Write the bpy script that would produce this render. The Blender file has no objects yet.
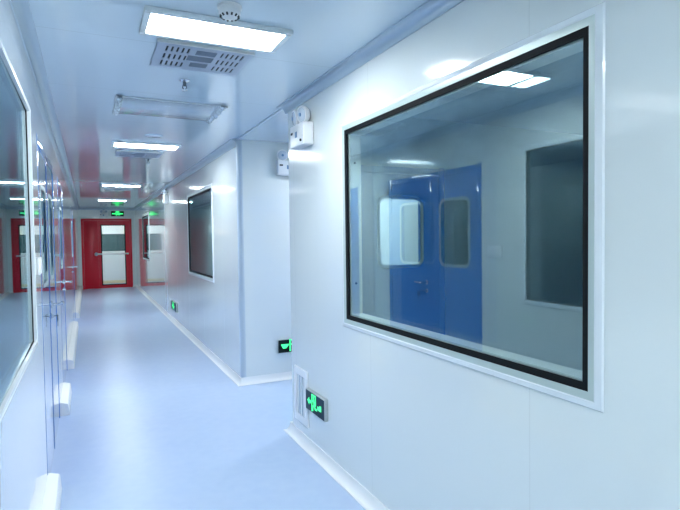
import bpy, bmesh, math, random
from mathutils import Vector, Matrix
random.seed(4)
PI = math.pi
col = bpy.context.scene.collection
scene = bpy.context.scene

# ------------------------------------------------------------------ materials
def mat(name, color, rough=0.5, metal=0.0, spec=0.5, coat=0.0, emit=None, strength=0.0):
    m = bpy.data.materials.new(name); m.use_nodes = True
    b = m.node_tree.nodes['Principled BSDF']
    b.inputs['Base Color'].default_value = (*color, 1)
    b.inputs['Roughness'].default_value = rough
    b.inputs['Metallic'].default_value = metal
    b.inputs['Specular IOR Level'].default_value = spec
    b.inputs['Coat Weight'].default_value = coat
    b.inputs['Coat Roughness'].default_value = 0.05
    if emit:
        b.inputs['Emission Color'].default_value = (*emit, 1)
        b.inputs['Emission Strength'].default_value = strength
    return m

def math_node(nt, op, a, b=None):
    n = nt.nodes.new('ShaderNodeMath'); n.operation = op
    for i, v in enumerate((a, b)):
        if v is None: continue
        if isinstance(v, (int, float)): n.inputs[i].default_value = v
        else: nt.links.new(v, n.inputs[i])
    return n.outputs[0]

def panel_mat(name, color, rough, axis, period, offset, noise_scale, bump, coat=0.3, spec=0.5, seam=0.5, seam_w=0.004):
    """painted sandwich panels: fine butt joints every `period` m along an axis, faint roller waviness"""
    m = mat(name, color, rough, 0, spec, coat)
    nt = m.node_tree; b = nt.nodes['Principled BSDF']
    geo = nt.nodes.new('ShaderNodeNewGeometry')
    sep = nt.nodes.new('ShaderNodeSeparateXYZ'); nt.links.new(geo.outputs['Position'], sep.inputs[0])
    if axis == 'XY':
        src = math_node(nt, 'ADD', sep.outputs['X'], sep.outputs['Y'])
    else:
        src = sep.outputs[axis]
    t = math_node(nt, 'ADD', src, -offset + 100 * period)
    t = math_node(nt, 'DIVIDE', t, period); t = math_node(nt, 'FRACT', t)
    t = math_node(nt, 'SUBTRACT', t, 0.5); t = math_node(nt, 'ABSOLUTE', t)
    line = math_node(nt, 'GREATER_THAN', t, 0.5 - seam_w / period / 2)
    mix = nt.nodes.new('ShaderNodeMix'); mix.data_type = 'RGBA'
    nt.links.new(line, mix.inputs[0])
    mix.inputs[6].default_value = (*color, 1)
    mix.inputs[7].default_value = (*[c * seam for c in color], 1)
    nt.links.new(mix.outputs[2], b.inputs['Base Color'])
    mp = nt.nodes.new('ShaderNodeMapping'); nt.links.new(geo.outputs['Position'], mp.inputs[0])
    mp.inputs['Scale'].default_value = noise_scale
    no = nt.nodes.new('ShaderNodeTexNoise'); no.inputs['Scale'].default_value = 1.0; no.inputs['Detail'].default_value = 2
    nt.links.new(mp.outputs[0], no.inputs['Vector'])
    h = math_node(nt, 'MULTIPLY', line, -0.15); h = math_node(nt, 'ADD', h, no.outputs[0])
    bp = nt.nodes.new('ShaderNodeBump'); bp.inputs['Strength'].default_value = 1.0
    bp.inputs['Distance'].default_value = bump
    nt.links.new(h, bp.inputs['Height']); nt.links.new(bp.outputs[0], b.inputs['Normal'])
    nt.links.new(bp.outputs[0], b.inputs['Coat Normal'])
    return m

M = {}
M['wall'] = panel_mat('wall_panel', (0.77, 0.83, 0.825), 0.14, 'XY', 1.15, 0.35 + 1.385 + 2.16, (2.2, 2.2, 0.25), 0.0016, coat=0.9, seam=0.92)
M['ceil'] = panel_mat('ceiling_panel', (0.64, 0.76, 0.86), 0.14, 'Y', 0.98, 2.84, (1.2, 0.35, 1.0), 0.0016, coat=0.6, seam=0.75)
M['base'] = mat('base_pvc', (0.88, 0.90, 0.90), 0.35)
M['alu'] = mat('white_aluminium', (0.80, 0.86, 0.89), 0.25, 0.0, 0.6, 0.3)
M['post'] = mat('shaded_corner_profile', (0.58, 0.67, 0.74), 0.3)  # shade on the far passage corner, put into the trim colour
M['cove'] = mat('cove_aluminium', (0.52, 0.63, 0.72), 0.28, 0.35, 0.6, 0.2)
M['greyframe'] = mat('greygreen_aluminium', (0.50, 0.60, 0.58), 0.35, 0.2)
M['gasket'] = mat('black_rubber', (0.006, 0.008, 0.010), 0.7, 0, 0.15)
M['red'] = mat('red_paint', (0.80, 0.010, 0.035), 0.32, 0, 0.4, 0.15)
M['blue'] = mat('blue_paint', (0.055, 0.235, 0.66), 0.12, 0, 0.5, 1.0)
M['chrome'] = mat('brushed_steel', (0.72, 0.74, 0.76), 0.2, 1.0)
M['darksteel'] = mat('dark_steel', (0.10, 0.13, 0.16), 0.3, 0.8)
M['white'] = mat('white_plastic', (0.86, 0.88, 0.89), 0.3)
M['offwhite'] = mat('warm_white_plastic', (0.80, 0.82, 0.78), 0.4)
M['dark'] = mat('dark_cavity', (0.02, 0.025, 0.03), 0.6)
M['ventgrey'] = mat('grey_perforated_metal', (0.42, 0.49, 0.60), 0.35, 0.3)
M['ventdark'] = mat('dark_grey_mesh', (0.20, 0.25, 0.33), 0.5)  # darker grey of the vent louvres
M['silver'] = mat('silver_edge', (0.55, 0.60, 0.60), 0.35, 0.6)
M['signface'] = mat('dark_sign_face', (0.003, 0.028, 0.055), 0.45, 0, 0.25)
M['signblack'] = mat('black_sign_face', (0.003, 0.008, 0.008), 0.45, 0, 0.25)
M['green'] = mat('green_led', (0.05, 0.8, 0.3), 0.4, emit=(0.06, 1.0, 0.27), strength=0.7)
M['bluelabel'] = mat('blue_grey_label', (0.16, 0.30, 0.48), 0.4)
M['lens'] = mat('lamp_lens', (0.65, 0.72, 0.80), 0.1, 0, 0.7, 0.6)
M['lamp'] = mat('lit_diffuser', (0.9, 0.9, 0.9), 0.5, emit=(0.93, 0.975, 1.0), strength=37.0)
M['lamp_mid'] = mat('third_lit_diffuser', (0.9, 0.9, 0.9), 0.5, emit=(0.93, 0.975, 1.0), strength=38.0)  # third corridor light, strength tuned on its own
M['lamp_dim'] = mat('weaker_lit_diffuser', (0.9, 0.9, 0.9), 0.5, emit=(0.90, 0.975, 1.0), strength=32.0)
M['offlamp'] = mat('unlit_diffuser', (0.66, 0.78, 0.88), 0.25, coat=0.4)
M['darkwall'] = mat('darkened_room_panel', (0.11, 0.17, 0.19), 0.5)  # darkness of the unlit rooms put into the panel colour
M['darkblind'] = mat('teal_grey_window', (0.03, 0.09, 0.10), 0.25)
M['brass'] = mat('brass', (0.60, 0.42, 0.12), 0.3, 0.9)
M['key'] = mat('dark_key', (0.03, 0.08, 0.12), 0.3, 0.6)
M['yellowish'] = mat('cream_sill', (0.72, 0.62, 0.38), 0.5)

def floor_mat():
    m = mat('blue_vinyl', (0.36, 0.55, 0.90), 0.3, 0, 0.45)
    nt = m.node_tree; b = nt.nodes['Principled BSDF']
    geo = nt.nodes.new('ShaderNodeNewGeometry')
    n1 = nt.nodes.new('ShaderNodeTexNoise'); n1.inputs['Scale'].default_value = 14; n1.inputs['Detail'].default_value = 1
    n2 = nt.nodes.new('ShaderNodeTexNoise'); n2.inputs['Scale'].default_value = 2.2; n2.inputs['Detail'].default_value = 1
    mp = nt.nodes.new('ShaderNodeMapping'); mp.inputs['Location'].default_value = (11.3, 5.7, 3.37)
    nt.links.new(geo.outputs['Position'], mp.inputs[0])
    nt.links.new(mp.outputs[0], n1.inputs['Vector']); nt.links.new(mp.outputs[0], n2.inputs['Vector'])
    s = math_node(nt, 'ADD', math_node(nt, 'MULTIPLY', n1.outputs[0], 0.55), math_node(nt, 'MULTIPLY', n2.outputs[0], 0.45))
    mx = nt.nodes.new('ShaderNodeMix'); mx.data_type = 'RGBA'
    nt.links.new(s, mx.inputs[0])
    mx.inputs[6].default_value = (0.41, 0.54, 0.76, 1); mx.inputs[7].default_value = (0.53, 0.64, 0.82, 1)
    nt.links.new(mx.outputs[2], b.inputs['Base Color'])
    return m
M['floor'] = floor_mat()

def glass_mat(name, ior, tint, refl_tint, smear=0.0, rough=0.0):
    m = bpy.data.materials.new(name); m.use_nodes = True
    nt = m.node_tree; nt.nodes.clear()
    out = nt.nodes.new('ShaderNodeOutputMaterial')
    fr = nt.nodes.new('ShaderNodeFresnel')
    g0 = nt.nodes.new('ShaderNodeNewGeometry')      # the same reflectance entering and leaving the sheet
    nt.links.new(math_node(nt, 'ADD', math_node(nt, 'MULTIPLY', g0.outputs['Backfacing'], 1 / ior - ior), ior), fr.inputs['IOR'])
    tr = nt.nodes.new('ShaderNodeBsdfTransparent'); tr.inputs[0].default_value = (*tint, 1)
    gl = nt.nodes.new('ShaderNodeBsdfGlossy'); gl.inputs['Roughness'].default_value = rough
    gl.inputs['Color'].default_value = (*refl_tint, 1)
    mx = nt.nodes.new('ShaderNodeMixShader')
    nt.links.new(fr.outputs[0], mx.inputs[0]); nt.links.new(tr.outputs[0], mx.inputs[1]); nt.links.new(gl.outputs[0], mx.inputs[2])
    last = mx.outputs[0]
    if smear:
        geo = nt.nodes.new('ShaderNodeNewGeometry')
        mp = nt.nodes.new('ShaderNodeMapping'); mp.inputs['Rotation'].default_value = (0.7, 0, 0); mp.inputs['Scale'].default_value = (1, 1.1, 2.6)
        nt.links.new(geo.outputs['Position'], mp.inputs[0])
        no = nt.nodes.new('ShaderNodeTexNoise'); no.inputs['Scale'].default_value = 4.0; no.inputs['Detail'].default_value = 8; no.inputs['Roughness'].default_value = 0.65
        nt.links.new(mp.outputs[0], no.inputs['Vector'])
        cr = nt.nodes.new('ShaderNodeValToRGB')
        cr.color_ramp.elements[0].position = 0.40; cr.color_ramp.elements[0].color = (0, 0, 0, 1)
        cr.color_ramp.elements[1].position = 0.75; cr.color_ramp.elements[1].color = (smear, smear, smear, 1)
        nt.links.new(no.outputs[0], cr.inputs[0])
        sp = nt.nodes.new('ShaderNodeSeparateXYZ'); nt.links.new(geo.outputs['Position'], sp.inputs[0])
        zr = nt.nodes.new('ShaderNodeMapRange'); zr.inputs[1].default_value = 1.55; zr.inputs[2].default_value = 2.05
        nt.links.new(sp.outputs['Z'], zr.inputs[0])
        fac = math_node(nt, 'MULTIPLY', cr.outputs[0], zr.outputs[0])
        df = nt.nodes.new('ShaderNodeBsdfDiffuse'); df.inputs[0].default_value = (0.35, 0.60, 0.85, 1)
        m2 = nt.nodes.new('ShaderNodeMixShader'); nt.links.new(fac, m2.inputs[0])
        nt.links.new(last, m2.inputs[1]); nt.links.new(df.outputs[0], m2.inputs[2]); last = m2.outputs[0]
    nt.links.new(last, out.inputs[0])
    return m
M['glass'] = glass_mat('window_glass', 2.25, (0.93, 0.98, 0.98), (0.72, 0.90, 0.95), smear=0.10)
M['glass_rear'] = glass_mat('rear_window_glass', 1.5, (0.95, 0.985, 0.99), (0.72, 0.90, 0.95))
M['glass_l'] = glass_mat('window_glass_left', 2.0, (0.80, 0.92, 0.95), (0.80, 0.93, 0.96))
M['clear'] = glass_mat('clear_glass', 1.35, (0.93, 0.98, 0.97), (0.9, 1, 1))
M['film'] = glass_mat('plastic_film', 1.2, (0.98, 0.99, 1.0), (1, 1, 1), rough=0.15)
M['crumple'] = mat('crumpled_film', (0.80, 0.88, 0.90), 0.2, 0, 0.8, 0.6)

# ------------------------------------------------------------------ mesh helpers
class MB:
    def __init__(self): self.bm = bmesh.new()
    def box(self, x0, x1, y0, y1, z0, z1, bev=0.0, seg=2):
        b = bmesh.new()
        bmesh.ops.create_cube(b, size=1)
        for v in b.verts:
            v.co = Vector(((x0 + x1) / 2 + v.co.x * (x1 - x0), (y0 + y1) / 2 + v.co.y * (y1 - y0), (z0 + z1) / 2 + v.co.z * (z1 - z0)))
        if bev: bmesh.ops.bevel(b, geom=b.edges[:], offset=bev, segments=seg, affect='EDGES', profile=0.5)
        self._merge(b); return self
    def _merge(self, b, mtx=None):
        if mtx is not None: bmesh.ops.transform(b, matrix=mtx, verts=b.verts)
        me = bpy.data.meshes.new('tmp'); b.to_mesh(me); b.free()
        self.bm.from_mesh(me); bpy.data.meshes.remove(me)
    def tube(self, p0, p1, r0, r1=None, n=16):
        r1 = r0 if r1 is None else r1
        p0 = Vector(p0); p1 = Vector(p1); d = p1 - p0
        b = bmesh.new()
        bmesh.ops.create_cone(b, cap_ends=True, segments=n, radius1=r0, radius2=r1, depth=d.length)
        q = Vector((0, 0, 1)).rotation_difference(d.normalized())
        self._merge(b, Matrix.Translation((p0 + p1) / 2) @ q.to_matrix().to_4x4()); return self
    def lathe(self, prof, axis_p=(0, 0, 0), axis_d=(0, 0, 1), n=28):
        """prof: list of (radius, height) along the axis, closed at the ends"""
        b = bmesh.new(); rings = []
        for r, h in prof:
            rings.append([b.verts.new((r * math.cos(2 * PI * k / n), r * math.sin(2 * PI * k / n), h)) for k in range(n)])
        for a, c in zip(rings, rings[1:]):
            for k in range(n): b.faces.new((a[k], a[(k + 1) % n], c[(k + 1) % n], c[k]))
        b.faces.new(rings[0][::-1]); b.faces.new(rings[-1])
        bmesh.ops.recalc_face_normals(b, faces=b.faces[:])
        q = Vector((0, 0, 1)).rotation_difference(Vector(axis_d).normalized())
        self._merge(b, Matrix.Translation(axis_p) @ q.to_matrix().to_4x4()); return self
    def prism(self, pts, y0, y1):
        """outline pts in the XZ plane pushed out between y0 and y1"""
        b = bmesh.new()
        a = [b.verts.new((x, y0, z)) for x, z in pts]; c = [b.verts.new((x, y1, z)) for x, z in pts]
        b.faces.new(a); b.faces.new(c[::-1])
        for k in range(len(pts)):
            j = (k + 1) % len(pts); b.faces.new((a[j], a[k], c[k], c[j]))
        bmesh.ops.recalc_face_normals(b, faces=b.faces[:])
        self._merge(b); return self
    def stroke(self, pts, w, y0, y1):
        for (xa, za), (xb, zb) in zip(pts, pts[1:]):
            d = Vector((xb - xa, zb - za)); L = d.length; d /= L; n = Vector((-d.y, d.x)) * w / 2; e = d * w * 0.35
            self.prism([(xa - e.x + n.x, za - e.y + n.y), (xb + e.x + n.x, zb + e.y + n.y), (xb + e.x - n.x, zb + e.y - n.y), (xa - e.x - n.x, za - e.y - n.y)], y0, y1)
        return self
    def build(self, name, m, parent=None, smooth=True):
        me = bpy.data.meshes.new(name); self.bm.to_mesh(me); self.bm.free()
        if smooth:
            me.polygons.foreach_set('use_smooth', [True] * len(me.polygons))
            try: me.set_sharp_from_angle(angle=math.radians(35))
            except Exception: pass
        me.materials.append(m)
        o = bpy.data.objects.new(name, me); col.objects.link(o)
        if parent is not None: o.parent = parent
        return o

def rrect(x0, x1, z0, z1, r, n=8):
    out = []
    for cx, cz, a0 in ((x1 - r, z1 - r, 0), (x0 + r, z1 - r, 90), (x0 + r, z0 + r, 180), (x1 - r, z0 + r, 270)):
        for k in range(n + 1):
            a = math.radians(a0 + 90 * k / n); out.append((cx + r * math.cos(a), cz + r * math.sin(a)))
    return out

def ring(mb, outer, inner, y0, y1):
    """frame between two outlines of equal point count (XZ plane)"""
    b = bmesh.new(); N = len(outer)
    def row(p, y): return [b.verts.new((x, y, z)) for x, z in p]
    of, inf, ob, inb = row(outer, y0), row(inner, y0), row(outer, y1), row(inner, y1)
    for k in range(N):
        j = (k + 1) % N
        b.faces.new((of[k], of[j], inf[j], inf[k])); b.faces.new((ob[j], ob[k], inb[k], inb[j]))
        b.faces.new((of[j], of[k], ob[k], ob[j])); b.faces.new((inf[k], inf[j], inb[j], inb[k]))
    bmesh.ops.recalc_face_normals(b, faces=b.faces[:])
    mb._merge(b); return mb

def rect(x0, x1, z0, z1): return [(x1, z1), (x0, z1), (x0, z0), (x1, z0)]

def bevel_ring(mb, x0, x1, z0, z1, w, ys, inner_ys=None):
    """mitred rectangular moulding: profile points (inset fraction, y)"""
    b = bmesh.new(); rows = []
    for t, y in ys:
        d = w * t
        rows.append([b.verts.new((x, y, z)) for x, z in rect(x0 + d, x1 - d, z0 + d, z1 - d)])
    for a, c in zip(rows, rows[1:] + rows[:1]):
        for k in range(4):
            j = (k + 1) % 4; b.faces.new((a[k], a[j], c[j], c[k]))
    bmesh.ops.recalc_face_normals(b, faces=b.faces[:])
    mb._merge(b); return mb

def cut_plate(mb, x0, x1, z0, z1, y0, y1, holes):
    """slab in the XZ plane between y0,y1 with rectangular through holes (x0,x1,z0,z1)"""
    xs = sorted({x0, x1, *[min(max(h[i], x0), x1) for h in holes for i in (0, 1)]})
    zs = sorted({z0, z1, *[min(max(h[i], z0), z1) for h in holes for i in (2, 3)]})
    def solid(i, j):
        if i < 0 or j < 0 or i >= len(xs) - 1 or j >= len(zs) - 1: return False
        cx = (xs[i] + xs[i + 1]) / 2; cz = (zs[j] + zs[j + 1]) / 2
        return not any(h[0] < cx < h[1] and h[2] < cz < h[3] for h in holes)
    b = bmesh.new(); cache = {}
    def V(i, j, y):
        k = (i, j, y)
        if k not in cache: cache[k] = b.verts.new((xs[i], y, zs[j]))
        return cache[k]
    for i in range(len(xs) - 1):
        for j in range(len(zs) - 1):
            if not solid(i, j): continue
            b.faces.new((V(i, j, y0), V(i + 1, j, y0), V(i + 1, j + 1, y0), V(i, j + 1, y0)))
            b.faces.new((V(i, j, y1), V(i, j + 1, y1), V(i + 1, j + 1, y1), V(i + 1, j, y1)))
            for (di, dj, p, q) in ((-1, 0, (i, j), (i, j + 1)), (1, 0, (i + 1, j + 1), (i + 1, j)), (0, -1, (i + 1, j), (i, j)), (0, 1, (i, j + 1), (i + 1, j + 1))):
                if not solid(i + di, j + dj):
                    b.faces.new((V(*p, y0), V(*q, y0), V(*q, y1), V(*p, y1)))
    bmesh.ops.recalc_face_normals(b, faces=b.faces[:])
    mb._merge(b); return mb

def sweep(mb, path, profile):
    """profile [(out, z)] swept along the 2D path, out = left of travel, mitred"""
    P = [Vector(p) for p in path]; nrm = []
    for k in range(len(P)):
        ds = []
        if k > 0: ds.append((P[k] - P[k - 1]).normalized())
        if k < len(P) - 1: ds.append((P[k + 1] - P[k]).normalized())
        ns = [Vector((-d.y, d.x)) for d in ds]
        if len(ns) == 1: nrm.append(ns[0])
        else:
            s = ns[0] + ns[1]; nrm.append(s / (1 + ns[0].dot(ns[1])))
    b = bmesh.new(); rows = []
    for p, n in zip(P, nrm): rows.append([b.verts.new((p.x + n.x * o, p.y + n.y * o, z)) for o, z in profile])
    m = len(profile)
    for a, c in zip(rows, rows[1:]):
        for k in range(m): b.faces.new((a[k], a[(k + 1) % m], c[(k + 1) % m], c[k]))
    b.faces.new(rows[0]); b.faces.new(rows[-1][::-1])
    bmesh.ops.recalc_face_normals(b, faces=b.faces[:])
    mb._merge(b); return mb

def tag(o, label, cat, group=None, kind=None):
    o['label'] = label; o['category'] = cat
    if group: o['group'] = group
    if kind: o['kind'] = kind
    return o
def empty(name, loc, rz=0.0):
    o = bpy.data.objects.new(name, None); o.empty_display_size = 0.1; col.objects.link(o)
    o.location = loc; o.rotation_euler = (0, 0, rz); return o
def copy_tree(o, parent=None):
    c = o.copy(); col.objects.link(c)
    if parent is not None: c.parent = parent
    for ch in list(o.children): copy_tree(ch, c)
    return c

# ------------------------------------------------------------------ dimensions (m). corridor runs along +Y
XL, XR = -0.25, 1.385
H = 2.5
YE, YB = 17.94, -4.0
YP0, YP1 = 3.80, 5.25          # side passage on the right
T = 0.05
XO = 5.0                        # far ends of side rooms
XW = -3.2
RZR, RZL = -PI / 2, PI / 2      # rotations of things on the right / left wall (local x = rightwards, y = into the wall)

# right wall openings in local coordinates (local x = -Y)
WZ0, WZ1 = 0.985, 2.155         # rough window opening height
def wall(name, label, origin, rz, x0, x1, holes, thick=T, m='wall', cat='wall', z1=H):
    mb = MB(); cut_plate(mb, x0, x1, 0, z1, 0, thick, holes)
    o = mb.build(name, M[m], smooth=False); o.location = origin; o.rotation_euler = (0, 0, rz)
    return tag(o, label, cat, kind='structure')

# floor and ceiling
o = MB().box(XW, XO, YB, YE + 3.6, -0.08, 0.0).build('floor', M['floor'], smooth=False); tag(o, 'pale blue seamless vinyl floor running down the corridor', 'floor', kind='structure')
o = MB().box(XW, XO, YB, YE + 3.6, H, H + 0.08).build('ceiling', M['ceil'], smooth=False); tag(o, 'glossy pale blue white panel ceiling with fine cross joints', 'ceiling', kind='structure')

# near right wall: facing -X ; local x = -(Y), origin (XR,0)
W1 = (1.09, 2.82)    # big window Y range (rough opening)
wall('wall_right_near', 'white panel wall on the right holding the largest window', (XR, 0, 0), RZR, -(YP0 - T), 4.0, [(-W1[1], -W1[0], WZ0, WZ1)], thick=0.10)
W2 = (6.47, 8.18); W3 = (13.85, 15.5)
wall('wall_right_far', 'white panel wall on the right beyond the side passage', (XR, 0, 0), RZR, -YE, -(YP1 + T), [(-W2[1], -W2[0], WZ0, WZ1), (-W3[1], -W3[0], WZ0, WZ1)])
# passage walls (facing +Y for near one, -Y for the return)
PDX0, PDX1, DH = 1.93, 2.82, 2.08
wall('wall_passage', 'white wall of the side passage facing the far end, mostly unseen', (0, YP0, 0), PI, -XO, -(XR + T), [(-PDX1, -PDX0, 0, DH)])
wall('wall_return', 'white wall of the side passage facing the camera, with exit sign', (0, YP1, 0), 0, XR + T, XO, [])
wall('wall_passage_end', 'end wall of the side passage, unlit-room darkness in its colour', (XO, 0, 0), RZR, -YE, -YB, [], m='darkwall')
# left wall facing +X; local x = Y, into wall = -X
D1 = (3.52, 5.05); D2 = (5.78, 6.86); D3 = (10.15, 11.35)
WL = (0.70, 3.03)
wall('wall_left', 'glossy white panel wall close to the camera on the left', (XL, 0, 0), RZL, YB, YE,
     [(WL[0], WL[1], WZ0, WZ1), (D1[0], D1[1], 0, 2.115), (D2[0], D2[1], 0, 2.115), (D3[0], D3[1], 0, 2.115)])
wall('wall_left_outer', 'wall of the room behind the left window, dimness in its colour', (XW, 0, 0), RZL, YB, YE, [], m='darkwall')
# end wall
DX0, DX1, DHE = -0.16, 1.262, 2.165
wall('wall_end', 'white end wall around the red door', (0, YE, 0), 0, XW, XO, [(DX0, DX1, 0, DHE)])
wall('wall_back', 'white wall behind the camera', (0, YB, 0), PI, -XO, -XW, [])
# vestibule beyond the red door
wall('wall_vestibule', 'white wall seen through the red door glass', (0, YE + 2.0, 0), 0, -1.5, 2.6, [(0.35, 1.9, 1.12, 1.72)])
o = MB().box(0.35, 1.9, YE + 2.03, YE + 2.06, 1.12, 1.72).build('window_4', M['darkblind']); tag(o, 'dark window seen through the red door glass', 'window', kind='structure')
wall('wall_vestibule_left', 'side wall of the lobby beyond the red door', (-1.5, 0, 0), RZL, YE + T, YE + 2.0, [])
wall('wall_vestibule_right', 'side wall on the right of the lobby beyond the red door', (2.6, 0, 0), RZR, -(YE + 2.0), -(YE + T), [])
# rounded outer corners of the passage
def corner(name, cx, cy, ang, label, m='alu'):
    mb = MB(); b = bmesh.new(); n = 10; pts = [(0, 0)]
    for k in range(n + 1):
        a = ang + (PI / 2) * k / n; pts.append((T * math.cos(a), T * math.sin(a)))
    lo = [b.verts.new((x, y, 0)) for x, y in pts]; hi = [b.verts.new((x, y, H)) for x, y in pts]
    b.faces.new(lo[::-1]); b.faces.new(hi)
    for k in range(len(pts)):
        j = (k + 1) % len(pts); b.faces.new((lo[k], lo[j], hi[j], hi[k]))
    bmesh.ops.recalc_face_normals(b, faces=b.faces[:]); mb._merge(b)
    o = mb.build(name, M[m]); o.location = (cx, cy, 0); tag(o, label, 'corner trim', kind='structure')
corner('trim_1', XR + T, YP0 - T, PI / 2, 'rounded vertical edge strip ending the nearest right wall')
corner('trim_2', XR + T, YP1 + T, PI, 'rounded vertical edge strip where the far right wall turns', 'post')

# ------------------------------------------------------------------ baseboards and ceiling coves
def quarter(r_out, h, z0=0.0, flip=False, n=7, lip=0.006):
    pts = [(0, z0)]
    s = -1 if flip else 1
    pts.append((r_out, z0)); pts.append((r_out, z0 + s * lip))
    for k in range(1, n):
        a = (PI / 2) * k / n
        pts.append((r_out - (r_out - lip) * math.sin(a), z0 + s * (lip + (h - 2 * lip) * (1 - math.cos(a)))))
    pts.append((lip, z0 + s * (h - lip))); pts.append((lip, z0 + s * h)); pts.append((0, z0 + s * h))
    return pts
BP = quarter(0.046, 0.074)
BPL = [(0, 0), (.070, 0), (.072, .004), (.064, .088), (.058, .098), (.012, .112), (0, .113)]
CP = quarter(0.055, 0.06, H, True)
def base(name, path, label, prof=BP):
    o = sweep(MB(), path, prof).build(name, M['base']); return tag(o, label, 'baseboard', kind='structure')
base('baseboard_right_near', [(XR, YB), (XR, YP0), (XO, YP0)], 'white curved baseboard under the big window wall')
base('baseboard_right_far', [(XO, YP1), (XR, YP1), (XR, YE), (DX1, YE)], 'white curved baseboard running from the side passage to the red door')
base('baseboard_left', [(XL, D1[0] + .03), (XL, YB)], 'white curved baseboard piece at lower left, nearest the camera', BPL)
base('baseboard_left.001', [(XL, D2[0]), (XL, D1[1])], 'short white baseboard piece between the two nearest blue doors', BPL)
base('baseboard_left.002', [(XL, D3[0]), (XL, D2[1])], 'white baseboard piece beyond the second blue door', BPL)
base('baseboard_left.003', [(DX0, YE), (XL, YE), (XL, D3[1])], 'white baseboard piece reaching the end wall on the left', BPL)
def cove(name, path, label):
    o = sweep(MB(), path, CP).build(name, M['cove']); return tag(o, label, 'ceiling trim', kind='structure')
cove('trim_3', [(XR, YB), (XR, YP0), (XO, YP0)], 'aluminium ceiling trim above the big right window')
cove('trim_4', [(XR, YP1), (XR, YE), (XL, YE), (XL, YB)], 'aluminium ceiling trim along the far right, end and left walls')
o = MB().box(XR - 0.012, XR + 0.012, YP0, YP1, H - 0.006, H).build('trim_5', M['cove']); tag(o, 'thin ceiling joint strip crossing the side passage mouth', 'ceiling trim', kind='structure')

# ------------------------------------------------------------------ windows
def window(name, label, loc, rz, x0, x1, z0=0.985, z1=2.155, gm='glass', deep=False, detail=True):
    """opening x0..x1 in local coords"""
    w = empty(name, loc, rz); tag(w, label, 'window', kind='structure')
    a = MB(); o = 0.025
    bevel_ring(a, x0 - o, x1 + o, z0 - o, z1 + o, 0.028, [(0, 0), (0.15, -0.006), (0.85, -0.012), (1.0, -0.010), (1.0, 0)])
    a.build('frame', M['alu'], w)
    if deep:
        v = MB(); bevel_ring(v, x0 + 0.0005, x1 - 0.0005, z0 + 0.0005, z1 - 0.0005, 0.012, [(0, -0.010), (1.0, -0.010), (1.0, 0.040), (0, 0.040)])
        v.build('inner_frame', M['alu'], w)
        k = MB(); bevel_ring(k, x0 + 0.0125, x1 - 0.0125, z0 + 0.0125, z1 - 0.0125, 0.008, [(0, 0.004), (1.0, 0.005), (1.0, 0.036), (0, 0.036)])
        k.build('gasket', M['gasket'], w)
        a0, b0 = x0 + 0.02, x1 - 0.02
        p = MB(); p.prism([(0, 0), (1, 0), (1, 1), (0, 1)], 0, 1); p.bm.clear()
        vs_ = [p.bm.verts.new(c) for c in ((a0, -0.009, z0 + .02), (b0, 0.007, z0 + .02), (b0, 0.007, z1 - .02), (a0, -0.009, z1 - .02),
                                           (a0, -0.005, z0 + .02), (b0, 0.011, z0 + .02), (b0, 0.011, z1 - .02), (a0, -0.005, z1 - .02))]
        for q in ((0, 1, 2, 3), (7, 6, 5, 4), (0, 4, 5, 1), (1, 5, 6, 2), (2, 6, 7, 3), (3, 7, 4, 0)): p.bm.faces.new([vs_[i] for i in q])
        bmesh.ops.recalc_face_normals(p.bm, faces=p.bm.faces[:])
        p.build('pane', M[gm], w, smooth=False)
        return w
    g = MB(); bevel_ring(g, x0 + 0.003, x1 - 0.003, z0 + 0.003, z1 - 0.003, 0.024, [(0, -0.010), (0.5, -0.009), (1.0, -0.006), (1.0, 0.008), (0, 0.008)])
    g.build('inner_frame', M['greyframe'], w)
    k = MB(); bevel_ring(k, x0 + 0.027, x1 - 0.027, z0 + 0.027, z1 - 0.027, 0.024, [(0, -0.005), (1.0, -0.001), (1.0, 0.006), (0, 0.008)])
    k.build('gasket', M['gasket'], w)
    gx0, gx1, gz0, gz1 = x0 + 0.03, x1 - 0.03, z0 + 0.03, z1 - 0.03
    p = MB().box(gx0, gx1, 0.009, 0.010, gz0, gz1).build('pane', M[gm], w, smooth=False)
    if detail:
        s = MB(); bevel_ring(s, x0 + 0.045, x1 - 0.045, z0 + 0.045, z1 - 0.045, 0.014, [(0, 0.012), (1.0, 0.012), (1.0, 0.086), (0, 0.086)])
        s.build('spacer', M['offwhite'], w)
        sc = MB()
        for zz in (z0 + 0.24, z1 - 0.22):
            for xx, e in ((x0 + 0.0588, 1), (x1 - 0.0588, -1)):
                sc.tube((xx, 0.045, zz), (xx + e * 0.003, 0.045, zz), 0.007, n=12)
        sc.build('screw', M['darksteel'], w)
        MB().box(gx0, gx1, 0.087, 0.0885, gz0, gz1).build('rear_pane', M[gm + '_rear'], w, smooth=False)
    return w
window('window_1', 'largest window, wide, dark glass reflecting blue double doors', (XR, 0, 0), RZR, -W1[1], -W1[0])
window('window_2', 'tall looking window on the far right wall beyond the side passage', (XR, 0, 0), RZR, -W2[1], -W2[0], detail=False)
window('window_3', 'farthest window on the right wall, reflecting the red door', (XR, 0, 0), RZR, -W3[1], -W3[0], gm='glass_l', detail=False)
window('window_5', 'window at the left edge, reflecting the red door in its glass', (XL, 0, 0), RZL, WL[0], WL[1], gm='glass_l', deep=True, detail=False)

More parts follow.
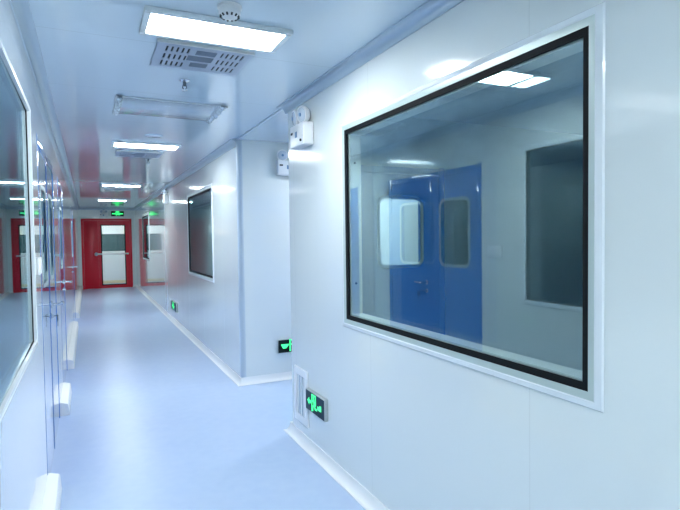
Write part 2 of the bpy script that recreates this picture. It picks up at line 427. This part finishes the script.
# ------------------------------------------------------------------ doors
def lever(parent, x, z, side, m='chrome', y=0.0, keys=False):
    """lever handle; side=+1 lever points to +x"""
    h = MB()
    h.lathe([(0.026, 0), (0.026, 0.006), (0.020, 0.010), (0.010, 0.012), (0.010, 0.072), (0.011, 0.078)], (x, y, z), (0, -1, 0))
    h.tube((x, y - 0.070, z), (x + side * 0.03, y - 0.076, z), 0.010, 0.010)
    h.tube((x + side * 0.03, y - 0.076, z), (x + side * 0.105, y - 0.075, z + 0.001), 0.010, 0.009)
    h.tube((x + side * 0.105, y - 0.075, z + 0.001), (x + side * 0.130, y - 0.066, z), 0.009, 0.006)
    ho = h.build('handle', M[m], parent)
    l = MB().lathe([(0.022, 0), (0.022, 0.006), (0.012, 0.009), (0.012, 0.016)], (x, y, z - 0.085), (0, -1, 0)).build('lock', M[m], parent)
    if keys:
        kx = x
        k = MB().tube((kx, y - 0.016, z - 0.085), (kx, y - 0.045, z - 0.085), 0.004)
        k.tube((kx - 0.001, y - 0.044, z - 0.085), (kx + 0.10, y - 0.030, z - 0.083), 0.003)
        k.build('key', M['key'], parent)
        f = MB().prism(rrect(kx + 0.075, kx + 0.120, z - 0.140, z - 0.095, 0.016), y - 0.040, y - 0.034)
        f.box(kx + 0.093, kx + 0.102, y - 0.039, y - 0.035, z - 0.175, z - 0.138)
        f.build('key_bow', M['key'], parent)

def blue_door(name, label, loc, rz, x0, x1, leaves, zt=2.115, wins=(), handle=None, m='blue', ym=0.0):
    d = empty(name, loc, rz); tag(d, label, 'door', kind='structure')
    f = MB(); fw = 0.055
    # three sided frame as mitred casing
    f.box(x0 - 0.0, x0 + fw, ym - 0.0015, ym + 0.045, 0, zt + 0.012, 0.003)
    f.box(x1 - fw, x1 + 0.0, ym - 0.0015, ym + 0.045, 0, zt + 0.012, 0.003)
    f.box(x0 + fw, x1 - fw, ym - 0.0015, ym + 0.045, zt - fw, zt, 0.003)
    f.build('door_frame', M[m], d)
    for i, (a, b, win) in enumerate(leaves):
        lf = MB(); holes = [(win[0], win[1], win[2], win[3])] if win else []
        cut_plate(lf, a + 0.002, b - 0.002, 0.008, zt - fw - 0.003, ym + 0.002, ym + 0.042, holes)
        L = lf.build('door_leaf', M[m], d, smooth=False)
        if win:
            w0, w1, v0, v1 = win
            r = MB(); ring(r, rrect(w0 - 0.028, w1 + 0.028, v0 - 0.028, v1 + 0.028, 0.085), rrect(w0, w1, v0, v1, 0.06), ym - 0.0005, ym + 0.008)
            r.build('window_frame', M['greyframe'], L)
            MB().box(w0 - 0.001, w1 + 0.001, ym + 0.0085, ym + 0.0105, v0, v1).build('pane', M['clear' if name == 'door_5' else 'glass_l'], L, smooth=False)
    # narrow overlap strip between two leaves
    if len(leaves) == 2:
        s = leaves[0][1]
        MB().box(s - 0.018, s + 0.018, ym - 0.0015, ym + 0.001, 0.01, zt - fw - 0.004, 0.001).build('meeting_strip', M[m], d)
    if handle: lever(d, *handle[:3], y=ym + 0.002, keys=handle[3])
    return d
blue_door('door_1', 'nearest blue double door on the left wall, keys in its lock', (XL, 0, 0), RZL, D1[0], D1[1],
          [(3.575, 4.257, (3.70, 4.10, 1.235, 1.825)), (4.257, 4.995, (4.42, 4.80, 1.235, 1.825))], handle=(4.33, 1.04, 1, True))
blue_door('door_2', 'second blue door on the left wall', (XL, 0, 0), RZL, D2[0], D2[1],
          [(D2[0] + .055, D2[1] - .055, (6.10, 6.50, 1.235, 1.825))], handle=(6.66, 1.04, -1, False))
blue_door('door_3', 'farthest blue door on the left wall, near the red door', (XL, 0, 0), RZL, D3[0], D3[1],
          [(D3[0] + .055, D3[1] - .055, (10.5, 10.95, 1.235, 1.825))], handle=(10.35, 1.04, 1, False))
# door between the room behind the big window and the passage: faces the room (-Y side)
blue_door('door_5', 'door inside the dark room with a bright round-cornered pane', (0, YP0 - T, 0), 0, PDX0, PDX1,
          [(PDX0 + .055, PDX1 - .055, (2.172, 2.573, 1.262, 1.812))], zt=DH)

# red door at the end
def red_door():
    d = empty('door_4', (0, YE, 0)); tag(d, 'red door with tall glass pane at the end of the corridor', 'door', kind='structure')
    fw = 0.05; x0, x1, zt = DX0, DX1, DHE
    f = MB(); f.box(x0 - .012, x0 + fw, -.010, .045, 0, zt + .012, .003); f.box(x1 - fw, x1 + .012, -.010, .045, 0, zt + .012, .003)
    f.box(x0 + fw, x1 - fw, -.010, .045, zt - fw, zt + .012, .003); f.build('door_frame', M['red'], d)
    MB().box(x0 + fw + .002, 0.301, 0.0, .04, .006, zt - fw - .003, .002).build('side_panel', M['red'], d)
    L = cut_plate(MB(), 0.302, x1 - fw - .002, .006, zt - fw - .003, 0.0, .04, [(0.40, 1.065, 0.12, 1.965)]).build('door_leaf', M['red'], d, smooth=False)
    bevel_ring(MB(), 0.375, 1.090, 0.095, 1.990, 0.032, [(0, -.001), (.2, -.009), (.8, -.009), (1, -.002), (1, .01), (0, .001)]).build('gasket', M['gasket'], L)
    MB().box(0.40, 1.065, .014, .018, 0.12, 1.965).build('pane', M['clear'], L, smooth=False)
    b = MB().tube((0.27, -.060, 1.075), (1.165, -.060, 1.075), .022)
    b.box(0.325, 0.375, -.062, -.002, 1.05, 1.10, .004); b.box(1.12, 1.165, -.062, -.002, 1.05, 1.10, .004)
    b.build('push_bar', M['white'], d)
    MB().lathe([(.055, 0), (.055, .012), (.038, .03), (.02, .036)], (0.235, -.0, 1.075), (0, -1, 0)).build('lock', M['chrome'], d)
    return d
red_door()
# a cream sill line and a small lamp seen through the glass
o = MB().box(0.25, 1.6, YE + 1.97, YE + 1.995, 0.0, 0.10, .004).build('skirting_board', M['yellowish']); tag(o, 'cream skirting seen low through the red door glass', 'skirting')
lv = empty('wall_lamp', (1.30, YE + 1.999, 1.78)); tag(lv, 'small yellow wall lamp seen through the red door glass', 'lamp')
MB().lathe([(.06, 0), (.06, .01), (.02, .02), (.02, .06)], (0, 0, 0), (0, -1, 0)).build('bracket', M['darksteel'], lv)
MB().lathe([(.02, .0), (.08, .01), (.085, .06), (.05, .10)], (0, -.05, -.0), (0, -1, 0)).build('lamp_shade', mat('warm_glow', (.9, .7, .3), .5, emit=(1, .62, .22), strength=1.4), lv)

# switch plate on the left wall
sw = empty('light_switch', (XL, 3.355, 1.315), RZL); tag(sw, 'white light switch plate between the left window and nearest blue door', 'switch')
MB().box(-.085, .085, -.012, -.0005, 0, .095, .004).build('plate', M['white'], sw)
MB().box(-.040, -.003, -.016, -.0115, .018, .078, .002).build('rocker', M['white'], sw)
MB().box(.003, .040, -.016, -.0115, .018, .078, .002).build('rocker', M['white'], sw)

# ------------------------------------------------------------------ ceiling fittings
def ceiling_light(name, label, x0, x1, y0, y1, lit=True, group=None):
    t = empty(name, ((x0 + x1) / 2, (y0 + y1) / 2, H)); a = (x1 - x0) / 2; c = (y1 - y0) / 2
    fr = MB(); w = 0.028 if lit else 0.012; q0 = -0.022 if lit else -0.010
    for (p, q, r, s) in ((-a, a, -c, -c + w), (-a, a, c - w, c), (-a, -a + w, -c + w, c - w), (a - w, a, -c + w, c - w)):
        fr.box(p, q, r, s, q0, -0.0005, 0.002)
    fr.build('frame', M['alu'], t)
    MB().box(-a + w, a - w, -c + w, c - w, q0 + 0.005, -0.002).build('diffuser', M['lamp' if lit else 'offlamp'], t, smooth=False)
    tag(t, label, 'ceiling light', group)
    return t
first = ceiling_light('ceiling_light', 'nearest lit ceiling panel light, top of the picture', .247, .918, 2.40, 2.695, group='lit ceiling panel lights')
for y, lab in ((5.88, 'second lit ceiling panel light, beyond the plastic-wrapped fitting'), (10.3, 'third lit ceiling panel light along the corridor'),
               (14.2, 'farthest lit ceiling panel light, close to the red door'), (-0.6, 'lit ceiling panel light just behind the camera'), (-3.2, 'lit ceiling panel light far behind the camera')):
    c = copy_tree(first); c.location.y = y; c['label'] = lab
    if y > 9:
        df = [k for k in c.children if k.name.startswith('diffuser')][0]
        df.material_slots[0].link = 'OBJECT'; df.material_slots[0].material = M['lamp_dim'] if y > 12 else M['lamp_mid']
c = copy_tree(first); c.location = (2.75, 4.52, H); c['label'] = 'unseen ceiling panel light added to brighten the side passage'  # hidden lamp added to brighten the passage walls
c = copy_tree(first); c.location = (0.6, YE + 1.0, H); c['label'] = 'unseen ceiling panel light added to light the lobby beyond the red door'  # hidden lamp added so the lobby behind the glass is lit

# plastic-wrapped unlit fitting
wx = ceiling_light('wrapped_ceiling_light', 'unlit ceiling fitting wrapped in clear plastic film', .245, .93, 3.96, 4.46, lit=False)
fm = MB(); fm.box(-.345, .345, -.253, .253, -.0145, -.0115, .001); fo = fm.build('plastic_film', M['film'], wx)
def crumple(xa, xb, ya, yb, name):
    b = bmesh.new(); nx, ny = 9, 26; g = []
    for i in range(nx + 1):
        g.append([])
        for j in range(ny + 1):
            e = math.sin(PI * i / nx)
            g[-1].append(b.verts.new((xa + (xb - xa) * i / nx + random.uniform(-.006, .006), ya + (yb - ya) * j / ny, -.003 - e * (.018 + random.uniform(-.012, .016)))))
    for i in range(nx):
        for j in range(ny): b.faces.new((g[i][j], g[i + 1][j], g[i + 1][j + 1], g[i][j + 1]))
    mb = MB(); mb._merge(b)
    o = mb.build(name, M['crumple'], wx)
    md = o.modifiers.new('thick', 'SOLIDIFY'); md.thickness = 0.001
    return o
crumple(-.385, -.335, -.27, .29, 'crumpled_film')
crumple(.330, .395, -.26, .30, 'crumpled_film')

# perforated exhaust plates
def exhaust(name, label, cx, cy, w=.49, d=.40, group=None):
    t = empty(name, (cx, cy, H)); tag(t, label, 'ceiling vent', group)
    b = bmesh.new()
    # plate modelled in XZ then laid flat (z -> y)
    holes = []
    for bx in (-w * .36, w * .22):
        for r in range(3):
            for k in range(5):
                x = bx + k * .027 - .022; z = -d * .40 + r * d * .29
                holes.append((x, x + .011, z, z + .080))
    mb = MB(); cut_plate(mb, -w / 2, w / 2, -d / 2, d / 2, -.002, .002, holes)
    bmesh.ops.transform(mb.bm, matrix=Matrix.Translation((0, 0, -.014)) @ Matrix.Rotation(-PI / 2, 4, 'X'), verts=mb.bm.verts)
    mb.build('plate', M['ventgrey'], t, smooth=False)
    MB().box(-w / 2 + .012, w / 2 - .012, -d / 2 + .012, d / 2 - .012, -.011, -.001).build('housing', M['dark'], t)
    rim = MB(); rim.box(-w / 2 - .004, w / 2 + .004, -d / 2 - .007, -d / 2, -.018, -.001, .001)
    rim.build('front_edge', M['offwhite'], t)
    lv = MB()
    for (x0, x1, y0, y1) in ((-.045, .060, -.15, -.085), (-.075, .060, -.06, .02), (-.045, .050, .05, .12)):
        n = 7
        for k in range(n):
            y = y0 + (y1 - y0) * k / n; lv.box(x0, x1, y, y + .006, -.0185, -.0165)
    lv.build('louvre', M['ventdark'], t)
    return t
v = exhaust('ceiling_vent', 'nearest perforated grey ceiling vent, beside the first light', .588, 2.97, group='perforated ceiling vents')
c = copy_tree(v); c.location = (.56, 6.53, H); c['label'] = 'second perforated ceiling vent, beyond the second light'
c = copy_tree(v); c.location = (.56, 11.1, H); c['label'] = 'farthest perforated ceiling vent, beyond the third light'

def sprinkler(label, x, y):
    t = empty('sprinkler', (x, y, H)); tag(t, label, 'sprinkler', 'ceiling sprinklers')
    MB().lathe([(.034, -.001), (.034, -.006), (.020, -.014), (.012, -.016)], (0, 0, 0)).build('escutcheon', M['chrome'], t)
    b = MB().lathe([(.010, -.012), (.010, -.030), (.007, -.034), (.004, -.040)], (0, 0, 0))
    b.tube((.008, 0, -.030), (.012, 0, -.050), .003); b.tube((-.008, 0, -.030), (-.012, 0, -.050), .003)
    b.tube((.012, 0, -.050), (0, 0, -.062), .003); b.tube((-.012, 0, -.050), (0, 0, -.062), .003)
    b.build('body', M['darksteel'], t)
    MB().lathe([(.018, -.062), (.018, -.065), (.006, -.068)], (0, 0, 0)).build('deflector', M['chrome'], t)
    return t
s = sprinkler('nearest ceiling sprinkler, just past the first vent', .575, 3.42)
c = copy_tree(s); c.location = (.70, 6.86, H); c['label'] = 'farther ceiling sprinkler, beside the second vent'
sd = empty('smoke_detector', (.578, 2.27, H)); tag(sd, 'white round smoke detector beside the nearest ceiling light', 'smoke detector')
MB().lathe([(.052, -.0005), (.052, -.012), (.046, -.018), (.044, -.020)], (0, 0, 0)).build('base', M['white'], sd)
MB().lathe([(.047, -.020), (.046, -.034), (.036, -.046), (.016, -.050), (.004, -.050)], (0, 0, 0)).build('dome', M['white'], sd)
sl = MB()
for k in range(12):
    a = 2 * PI * k / 12; dx, dy = math.cos(a), math.sin(a)
    sl.tube((.042 * dx, .042 * dy, -.041), (.034 * dx, .034 * dy, -.0485), .004, n=8)
sl.build('vent_slot', M['dark'], sd)
o = MB().lathe([(.085, -.0005), (.085, -.004), (.078, -.007), (.01, -.007)], (0, 0, 0)).build('inspection_disc', M['ceil']); o.location = (.60, 5.35, H)
tag(o, 'flat round ceiling cover just before the second light', 'ceiling cover')

# ------------------------------------------------------------------ emergency lights
def emergency(label, loc, rz, group='twin-head emergency lights'):
    t = empty('emergency_light', loc, rz); tag(t, label, 'emergency light', group)
    MB().box(-.125, .125, -.078, -.001, 0, .150, .008, 3).build('body', M['white'], t)
    MB().box(-.028, .012, -.0795, -.0775, .060, .100, .0006).build('label_plate', M['bluelabel'], t)
    MB().tube((.085, -.078, .030), (.085, -.086, .030), .009).build('button', M['dark'], t)
    MB().prism(rrect(-.108, -.070, .090, .106, .006), -.0795, -.0775).build('indicator', M['dark'], t)
    for sx in (-.066, .066):
        c = (sx, -.040, .205)
        h = MB(); ax = Vector((sx * 2.2, -1, -.12)).normalized()
        p = Vector(c)
        h.lathe([(.018, -.030), (.042, -.018), (.055, .002), (.060, .018), (.060, .026)], p, ax)
        h.tube((sx, -.038, .149), (sx, -.036, .185), .014)
        ho = h.build('lamp_head', M['white'], t)
        l = MB().lathe([(.048, .024), (.047, .030), (.030, .036), (.005, .038)], p, ax); l.build('lens', M['lens'], ho)
        MB().lathe([(.014, .036), (.012, .042)], p, ax, n=14).build('bulb', M['bluelabel'], ho)
    return t
e = emergency('twin-head emergency light on the near right wall, above the vent grille', (XR, 3.385, 2.125), RZR)
for loc, rz, lab in (((XR, 10.35, 2.19), RZR, 'farthest right wall emergency light, beyond the second window'),
                     ((1.915, YP1, 2.155), 0, 'emergency light in the side passage, half hidden by the near wall'),
                     ((.475, YE, 2.20), 0, 'emergency light above the red door')):
    c = copy_tree(e); c.location = loc; c.rotation_euler.z = rz; c['label'] = lab

# ------------------------------------------------------------------ exit signs
def man(g, cx, cz, s, y0, y1):
    g.lathe([(.11 * s, 0), (.11 * s, y1 - y0)], (cx - .06 * s, y1, cz + .40 * s), (0, -1, 0), n=14)
    w = .13 * s
    g.stroke([(cx, cz + .26 * s), (cx + .08 * s, cz - .05 * s)], w * 1.35, y0, y1)
    g.stroke([(cx, cz + .22 * s), (cx - .24 * s, cz + .16 * s), (cx - .34 * s, cz + .28 * s)], w * .8, y0, y1)
    g.stroke([(cx + .02 * s, cz + .22 * s), (cx + .22 * s, cz + .14 * s), (cx + .26 * s, cz + .00 * s)], w * .8, y0, y1)
    g.stroke([(cx + .06 * s, cz - .06 * s), (cx - .16 * s, cz - .16 * s), (cx - .20 * s, cz - .40 * s)], w, y0, y1)
    g.stroke([(cx + .08 * s, cz - .06 * s), (cx + .22 * s, cz - .24 * s), (cx + .44 * s, cz - .24 * s)], w, y0, y1)
def exit_sign(label, loc, rz, w=.35, h=.145, kind='left', face='signface'):
    t = empty('exit_sign', loc, rz); tag(t, label, 'exit sign', 'green running man exit signs')
    MB().box(-w / 2, w / 2, -.028, -.001, 0, h, .003).build('housing', M['silver'], t)
    MB().box(-w / 2 + .006, w / 2 - .006, -.0300, -.0275, .006, h - .006).build('face', M[face], t, smooth=False)
    g = MB(); y0, y1 = -.0315, -.0298; s = h * .78; cz = h * .50
    if kind == 'left':      # arrow left, man in doorway, arrow right
        g.stroke([(-.045, .018), (-.045, h - .016), (.020, h - .016), (.020, h * .55)], .010, y0, y1)
        man(g, -.010, cz - .004, s * .95, y0, y1)
        g.prism([(-.125, cz), (-.092, cz + .026), (-.092, cz + .010), (-.060, cz + .010), (-.060, cz - .010), (-.092, cz - .010), (-.092, cz - .026)], y0, y1)
        g.prism([(.052, cz - .022), (.112, cz - .022), (.112, cz + .014), (.090, cz + .014), (.080, cz + .002), (.052, cz + .002)], y0, y1)
    elif kind == 'passage':
        g.prism([(-.140, cz + .022), (-.052, cz + .022), (-.058, cz + .004), (-.082, cz - .024), (-.118, cz - .024)], y0, y1)
        g.stroke([(-.038, .020), (-.038, h - .012), (.040, h - .012), (.040, .020)], .014, y0, y1)
        man(g, .002, cz - .004, s * .8, y0, y1)
        g.prism([(.065, cz + .010), (.105, cz + .010), (.105, cz + .024), (.140, cz), (.105, cz - .024), (.105, cz - .010), (.065, cz - .010)], y0, y1)
    else:                   # straight: man in the middle, bars both sides
        man(g, 0, cz, s * 1.15, y0, y1)
        g.stroke([(-.045, .02), (-.045, h - .016), (.045, h - .016), (.045, .02)], .014, y0, y1)
        g.box(-w / 2 + .03, -.06, y0, y1, cz - .020, cz + .016); g.box(.06, w / 2 - .03, y0, y1, cz - .020, cz + .016)
    g.build('pictogram', M['green'], t, smooth=False)
    return t
exit_sign('green exit sign low on the near right wall, beside the vent grille', (XR, 3.250, .298), RZR, w=.325, kind='left')
exit_sign('small green exit sign low on the far right wall', (XR, 9.75, .225), RZR, w=.62, h=.165, kind='left')
exit_sign('exit sign low in the side passage, partly hidden', (1.945, YP1, .285), 0, w=.35, kind='passage', face='signblack')
exit_sign('exit sign above the red door', (.872, YE, 2.25), 0, w=.38, h=.165, kind='mid', face='signblack')

# ------------------------------------------------------------------ low vent grille on the near right wall
vg = empty('vent_grille', (XR, 3.560, .142), RZR); tag(vg, 'tall narrow white vent grille low on the near right wall', 'vent grille')
w2, hh = .132, .405
bevel_ring(MB(), -w2, w2, 0, hh, .058, [(0, -.001), (.08, -.010), (.9, -.012), (1, -.007), (1, -.001)]).build('frame', M['white'], vg)
MB().box(-w2 + .055, w2 - .055, -.003, -.001, .055, hh - .055).build('backing', M['bluelabel'], vg)
sl = MB()
for k in range(3):
    x = -.048 + .048 * k; sl.box(x - .013, x + .013, -.010, -.0032, .060, hh - .060, .003)
sl.build('slat', M['alu'], vg)

# ------------------------------------------------------------------ world, camera, colour
w = bpy.data.worlds.new('world'); scene.world = w; w.use_nodes = True
w.node_tree.nodes['Background'].inputs[0].default_value = (0.6, 0.75, 0.9, 1)
w.node_tree.nodes['Background'].inputs[1].default_value = 0.2

F, yaw, pit, rol, h = 524.75, .4479, -.0337, -.0132, 1.499
fwd = Vector((math.sin(yaw) * math.cos(pit), math.cos(yaw) * math.cos(pit), math.sin(pit)))
right = Vector((math.cos(yaw), -math.sin(yaw), 0)); up = right.cross(fwd)
r2 = right * math.cos(rol) + up * math.sin(rol); u2 = -right * math.sin(rol) + up * math.cos(rol)
cam = bpy.data.cameras.new('camera'); co = bpy.data.objects.new('camera', cam); col.objects.link(co)
cam.sensor_fit = 'HORIZONTAL'; cam.sensor_width = 36; cam.lens = F / 680 * 36; cam.clip_start = 0.02
m = Matrix((r2, u2, -fwd)).transposed().to_4x4(); m.translation = Vector((0, 0, h)); co.matrix_world = m
scene.camera = co
vs = scene.view_settings
vs.view_transform = 'Standard'; vs.look = 'None'; vs.gamma = 1.0; vs.use_curve_mapping = False; vs.exposure = 0.80
